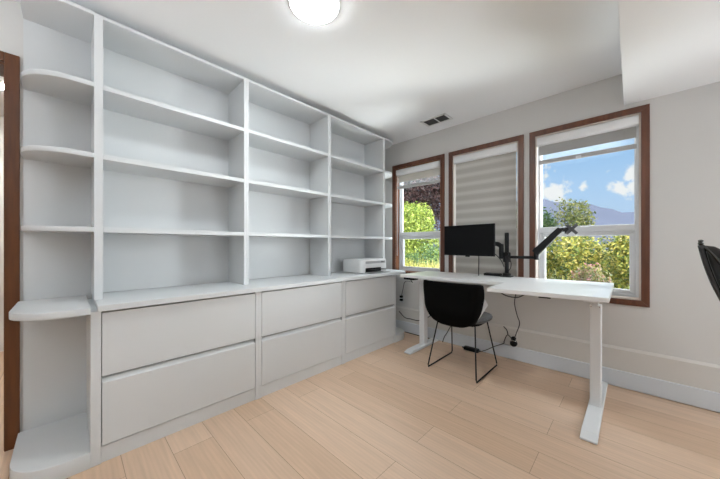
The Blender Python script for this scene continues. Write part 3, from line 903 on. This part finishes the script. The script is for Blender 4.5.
# ------------------------------------------------------------------ cables and power bits
def cable(pts, r, label, nm='power_cable'):
    o = MB().tube(smooth_path(pts, 8), r, 6).build(nm, M['cable'])
    return tag(o, label, 'cable', None)
YW = YB - 0.0165     # face of the ledge
cable([(-0.755, 2.80, 0.760), (-0.777, 2.89, 0.640), (-0.789, 2.89, 0.54), (-0.768, 2.89, 0.432), (-0.747, 2.89, 0.357), (-0.772, 2.885, 0.264), (-0.789, 2.875, 0.205)], 0.0038,
      'black cable dropping from the desk to the wall plug')
cable([(-0.795, 2.870, 0.197), (-0.848, 2.885, 0.230), (-0.878, 2.885, 0.163), (-0.884, 2.882, 0.141), (-0.964, 2.878, 0.094), (-1.03, 2.872, 0.048), (-1.082, 2.866, 0.018)], 0.0038,
      'black cord running along the baseboard to the power brick')
cable([(-0.846, 2.893, 0.229), (-0.858, 2.896, 0.272), (-0.887, 2.900, 0.300)], 0.0045, 'short loose black cord end rising left of the round plug')
cable([(-0.71, 2.16, 0.757), (-0.65, 2.165, 0.722), (-0.58, 2.17, 0.715), (-0.53, 2.18, 0.740), (-0.49, 2.19, 0.758)], 0.004,
      'short black cable looped under the right desk corner')
cable([(-2.12, 2.900, 0.245), (-2.028, 2.9, 0.181), (-1.94, 2.898, 0.179), (-1.827, 2.895, 0.182), (-1.719, 2.898, 0.231), (-1.64, 2.9, 0.30)], 0.005,
      'thick black cable sagging along the wall left of the desk leg')
cable([(-2.02, 2.893, 0.006), (-1.90, 2.890, 0.006), (-1.75, 2.885, 0.006), (-1.66, 2.885, 0.006)], 0.0045,
      'black cable lying on the floor against the baseboard')
cable([(-1.512, 2.880, 0.006), (-1.49, 2.882, 0.07), (-1.464, 2.884, 0.113), (-1.406, 2.888, 0.224)], 0.004,
      'thin black cord rising behind the chair legs')
cable([(-1.575, 2.345, 0.741), (-1.60, 2.42, 0.70), (-1.85, 2.75, 0.66), (-2.02, 2.885, 0.625), (-2.058, 2.900, 0.53), (-2.084, 2.905, 0.447)], 0.0035,
      'thin black cord from the desk control box to the wall outlet')
t = thing('wall_outlet', (-2.092, YB, 0.41), 'white wall outlet with two black plugs beside the worktop end', 'outlet')
MB().prism(rrect(-2.127, -2.057, 0.355, 0.465, 0.008, 3), YB - 0.006, YB, 'y').build('cover_plate', M['vinyl'], t, bevel=0.002)
for z in (0.392, 0.431):
    MB().prism(rrect(-2.110, -2.074, z - 0.013, z + 0.013, 0.006, 3), YB - 0.032, YB - 0.006, 'y').build('plug', M['black'], t, bevel=0.003)
t = thing('wall_outlet', (-0.805, YB, 0.19), 'low wall outlet with a round black plug behind the desk', 'outlet')
MB().prism(rrect(-0.84, -0.77, 0.140, 0.252, 0.008, 3), YB - 0.020, YB - 0.014, 'y').build('cover_plate', M['ledge'], t, bevel=0.002)
MB().lathe((-0.798, YB - 0.020, 0.160), [(0.030, 0), (0.030, -0.025), (0.022, -0.034), (0.006, -0.036)], 20, 'y').build('plug', M['black'], t)
MB().lathe((-0.800, YB - 0.020, 0.203), [(0.020, 0), (0.020, -0.022), (0.014, -0.030), (0.004, -0.032)], 18, 'y').build('plug', M['black'], t)
MB().tube([(-0.823, YB - 0.058, 0.178), (-0.802, YB - 0.064, 0.193), (-0.770, YB - 0.056, 0.187)], 0.004, 6).build('cord_loop', M['chrome'], t)
t = thing('power_brick', (-1.178, 2.855, 0), 'black power brick on the floor by the baseboard', 'adapter')
MB().prism(rrect(-1.255, -1.105, 2.830, 2.882, 0.01, 3), 0.0, 0.034).build('housing', M['black'], t, bevel=0.006)
MB().tube([(-1.255, 2.856, 0.017), (-1.278, 2.857, 0.017)], [0.008, 0.005], 8).build('strain_relief', M['cable'], t)
MB().tube([(-1.105, 2.858, 0.017), (-1.085, 2.866, 0.017)], [0.008, 0.005], 8).build('strain_relief', M['cable'], t)

# ------------------------------------------------------------------ blinds
def blind(idx, label, drop, fabric, bands, tab=True):
    a, b = WIN[idx]
    x0, x1 = a + CW + 0.012, b - CW - 0.012
    zt = WZ1 - CW - 0.011
    t = thing('roller_blind', ((x0 + x1) / 2, YB + 0.02, zt), label, 'blind')
    prof = rrect(YB - 0.008, YB + 0.052, zt - 0.078, zt, [0.004, 0.02, 0.02, 0.004], 5)
    MB().prism(prof, x0, x1, 'x', True).build('cassette', M['cassette'], t, bevel=0.001)
    y = YB + 0.026
    z = zt - 0.078
    for (h, mat, nm) in bands:
        MB().box(x0 + 0.012, x1 - 0.012, y - 0.001, y + 0.001, z - h, z).build(nm, mat, t)
        z -= h
    r = MB().prism(rrect(y - 0.008, y + 0.008, z - 0.036, z, 0.005, 3), x0 + 0.010, x1 - 0.010, 'x').build('bottom_rail', M['blind_rail'] if 'blind_rail' in M else M['cassette'], t)
    if tab:
        xm = (x0 + x1) / 2 - 0.03
        MB().box(xm - 0.018, xm + 0.018, y - 0.012, y - 0.008, z - 0.042, z - 0.014).build('pull_tab', M['vinyl'], r)
    # bead chain loop at the left side
    MB().tube([(x0 + 0.008, YB + 0.004, zt - 0.06), (x0 + 0.008, YB + 0.004, 0.95), (x0 + 0.008, YB + 0.016, 0.945), (x0 + 0.008, YB + 0.018, zt - 0.06)], 0.0022, 6).build('bead_chain', M['vinyl'], t)
    return t
M['blind_rail'] = simple('blind_bottom_rail', (0.44, 0.43, 0.425), 0.6)
blind(0, 'half raised beige blind at the top of the left window', 0, None, [(0.085, M['blind_beige'], 'cloth'), (0.050, M['sheer'], 'sheer_band')], False)
blind(2, 'raised grey blind at the top of the right window, sky showing through its sheer band', 0, None, [(0.083, M['blind_grey'], 'cloth'), (0.046, M['sheer'], 'sheer_band')])
blind(1, 'closed striped taupe blind covering the middle window', 0, None, [(1.26, M['blind_zebra'], 'cloth')], False)

# uplighter added behind the viewer to brighten the ceiling
t = thing('added_uplighter', (-1.0, -1.3, 0), 'white uplighter added behind the viewer to brighten the ceiling', 'lamp')
MB().lathe((-1.0, -1.3, 0), [(0.14, 0), (0.14, 0.012), (0.02, 0.025)], 32).build('base', M['deskmetal'], t)
MB().lathe((-1.0, -1.3, 0), [(0.012, 0.02), (0.012, 1.55)], 16).build('pole', M['deskmetal'], t)
MB().lathe((-1.0, -1.3, 0), [(0.02, 1.545), (0.10, 1.575), (0.19, 1.65), (0.185, 1.652), (0.10, 1.585), (0.001, 1.56)], 32).build('shade_bowl', M['deskmetal'], t)

# ------------------------------------------------------------------ outdoors
struct(MB().box(-40, 40, YB + T + 0.01, 60, -0.5, -0.25).build('ground', M['grass']), 'garden lawn outside the windows', 'ground')

# forested hill on the horizon
def hill():
    rng = np.random.default_rng(4)
    nx, ny = 140, 16
    xs = np.linspace(-420, 260, nx)
    rows = []
    for j in range(ny):
        v = j / (ny - 1)
        row = []
        for i, x in enumerate(xs):
            # ridge falls from left to right as seen through the right window
            top = float(np.interp(x, [-420, -200, -90, -48, -22, 2, 50, 110, 260], [30, 42, 38, 34.5, 28.5, 20.0, 14, 15, 9]))
            top += 0.5 * math.sin(x * 0.21) + 0.35 * math.sin(x * 0.53 + 1)
            z = -2 + (top + 2) * math.sin(v * math.pi / 2)
            z += rng.normal() * 0.22 * (0.3 + v)
            row.append((x, 240 - 60 * (1 - v) + 0.05 * abs(x), z))
        rows.append(row)
    mb = MB().grid(rows)
    mb.grid([rows[-1], [(p[0], p[1] + 60, -2) for p in rows[-1]]])
    return mb
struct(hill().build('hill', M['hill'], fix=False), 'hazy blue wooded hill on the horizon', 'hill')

def leaves(rng, blobs, n, size, up=0.3, mbn=None):
    """n leaf blades scattered through ellipsoid blobs (cx, cy, cz, rx, ry, rz), denser at the skin"""
    wts = np.array([b[3] * b[4] * b[5] for b in blobs]) ** (2 / 3)
    wts = wts / wts.sum()
    idx = rng.choice(len(blobs), n, p=wts)
    B = np.array(blobs)[idx]
    dirs = rng.normal(size=(n, 3)); dirs /= np.linalg.norm(dirs, axis=1)[:, None]
    rad = rng.uniform(0.25, 1.0, n) ** (1 / 2.2)
    P = B[:, :3] + dirs * B[:, 3:] * rad[:, None]
    nr = dirs * 0.6 + rng.normal(size=(n, 3)) * 0.6; nr[:, 2] += up
    nr /= np.linalg.norm(nr, axis=1)[:, None]
    t = np.cross(nr, rng.normal(size=(n, 3))); t /= np.linalg.norm(t, axis=1)[:, None]
    b = np.cross(nr, t)
    s = size * rng.uniform(0.6, 1.35, n)[:, None]
    V = np.stack([P - t * s, P + b * s * 0.5 + nr * s * 0.12, P + t * s, P - b * s * 0.5 + nr * s * 0.12], 1).reshape(-1, 3)
    F = np.arange(n * 4).reshape(n, 4)
    mb = mbn or MB()
    return mb.add([tuple(p) for p in V], [tuple(int(q) for q in f) for f in F])

def plant(name, seed, x, y, h, w, mat, label, cat, n=4200, size=0.04, trunk=0.0, group=None, nb=9, zb=-0.25, d=None, up=0.3):
    rng = np.random.default_rng(seed)
    d = d or w
    t = thing(name, (x, y, zb), label, cat, group)
    bl = []
    ch_ = h - trunk
    for k in range(nb):
        a = rng.uniform(0, 2 * math.pi); q = rng.uniform(0.15, 0.62)
        zz = rng.uniform(0.24, 0.80)
        rr = rng.uniform(0.26, 0.40)
        sc = 1.0 - 0.45 * abs(zz - 0.42)
        bl.append((x + w * 0.5 * q * sc * math.cos(a) * 1.2, y + d * 0.5 * q * sc * math.sin(a) * 1.2, zb + trunk + ch_ * zz, w * 0.5 * rr * 1.5, d * 0.5 * rr * 1.5, ch_ * rr * 0.62))
    bl.append((x, y, zb + trunk + ch_ * 0.48, w * 0.36, d * 0.36, ch_ * 0.47))
    leaves(rng, bl, n, size, up).build('foliage', mat, t, fix=False)
    mb = MB()
    hb = zb + trunk + ch_ * 0.6
    mb.tube([(x, y, zb - 0.1), (x + 0.02 * w, y, zb + trunk * 0.6 + 0.1), (x - 0.01 * w, y, hb)], [0.035 * max(1, w), 0.028 * max(1, w), 0.008], 8)
    for k in range(5):
        b_ = bl[k]
        z0 = zb + trunk * 0.8 + ch_ * 0.12
        mb.tube([(x, y, z0), ((x + b_[0]) / 2, (y + b_[1]) / 2, z0 + (b_[2] - z0) * 0.6), (b_[0], b_[1], b_[2])], [0.018 * max(1, w), 0.012 * max(1, w), 0.004], 6)
    mb.build('trunk', M['bark'], t)
    return t

# right window: loose hedge of yellow-green shrubs
hx = [(-2.9, 6.6), (-2.08, 6.35), (-1.32, 6.05), (-0.60, 6.2), (0.12, 6.0), (0.86, 6.2), (1.62, 6.3)]
for i, (x, y) in enumerate(hx):
    plant('hedge_shrub', 20 + i, x, y, 1.72 + 0.05 * ((i * 7) % 3 - 1), 0.86, M['leaf_hedge'],
          'yellow green leafy shrub in the hedge outside the right window', 'shrub', n=9000, size=0.027, group='hedge shrubs outside the right window', d=0.95)
hx = [(-2.5, 7.55), (-1.65, 7.5), (-0.9, 7.6), (-0.15, 7.5), (0.60, 7.6), (1.4, 7.6)]
for i, (x, y) in enumerate(hx):
    plant('rear_hedge_shrub', 70 + i, x, y, 1.70 + 0.05 * ((i * 5) % 3 - 1), 0.84, M['leaf_hedge'],
          'yellow green shrub in the second row of the hedge outside the right window', 'shrub', n=5000, size=0.032, group='hedge shrubs in the second row', d=1.0)
plant('flowering_shrub', 41, -0.44, 4.95, 1.16, 0.60, M['leaf_pink'], 'dusky pink flowering shrub below the hedge outside the right window', 'shrub', n=4200, size=0.022)
plant('low_shrub', 42, 0.12, 4.8, 0.95, 0.72, M['leaf_airy'], 'low olive shrub right of the pink flowers outside', 'shrub', n=5000, size=0.024)
plant('low_shrub', 43, -1.15, 4.9, 0.98, 0.72, M['leaf_hedge'], 'low yellowish shrub left of the pink flowers outside', 'shrub', n=5000, size=0.024)
plant('slender_tree', 44, -1.16, 9.0, 2.62, 1.15, M['leaf_airy'], 'airy olive tree rising in front of the hill', 'tree', n=2600, size=0.036, trunk=0.9, nb=12)
plant('young_tree', 45, -1.86, 9.9, 2.5, 1.0, M['leaf_green'], 'dark green young tree at the left edge of the right window', 'tree', n=2600, size=0.05, trunk=0.5)
# left window: lime shrub in front of a maroon tree
plant('round_shrub', 51, -4.25, 6.3, 2.60, 1.75, M['leaf_lime'], 'bright lime green rounded shrub outside the left window', 'shrub', n=22000, size=0.032, nb=14)
plant('maroon_tree', 52, -5.6, 9.3, 5.0, 4.2, M['leaf_maroon'], 'dark maroon leaved tree behind the lime shrub', 'tree', n=26000, size=0.05, trunk=1.3, nb=16)
plant('green_shrub', 53, -3.12, 5.15, 1.46, 0.95, M['leaf_green'], 'dark green shrub at the foot of the lime shrub', 'shrub', n=6500, size=0.026)
plant('green_shrub', 54, -3.15, 10.9, 3.0, 1.6, M['leaf_airy'], 'tall olive shrub behind the middle window', 'shrub', n=4200, size=0.06)
plant('green_shrub', 55, -7.6, 8.0, 2.4, 2.4, M['leaf_green'], 'broad green shrub far left of the garden', 'shrub', n=5000, size=0.06)
def tuft(seed, x, y, label):
    rng = np.random.default_rng(seed)
    v = []; f = []
    n = 420
    for k in range(n):
        a = rng.uniform(0, 2 * math.pi); r = 0.22 * math.sqrt(rng.uniform())
        bx, by = x + r * math.cos(a) * 1.3, y + r * math.sin(a)
        h = rng.uniform(0.75, 1.12)
        l = rng.uniform(0.05, 0.28); b2 = rng.uniform(0, 2 * math.pi)
        tx, ty = bx + l * math.cos(b2), by + l * math.sin(b2)
        wx, wy = 0.010 * math.sin(b2), -0.010 * math.cos(b2)
        o = len(v)
        v += [(bx - wx, by - wy, -0.25), (bx + wx, by + wy, -0.25), ((bx + tx) / 2 + wx, (by + ty) / 2 + wy, -0.25 + h * 0.6), ((bx + tx) / 2 - wx, (by + ty) / 2 - wy, -0.25 + h * 0.6), (tx, ty, -0.25 + h)]
        f += [(o, o + 1, o + 2, o + 3), (o + 3, o + 2, o + 4)]
    t = MB().add(v, f).build('grass_clump', M['leaf_grass'], fix=False)
    return tag(t, label, 'grass')
tuft(61, -3.02, 4.5, 'tall straw yellow grass clump at the left of the left window view')
tuft(62, -2.46, 4.55, 'tall straw yellow grass clump at the right of the left window view')

for o in SC.objects:
    if 'org' in o: del o['org']
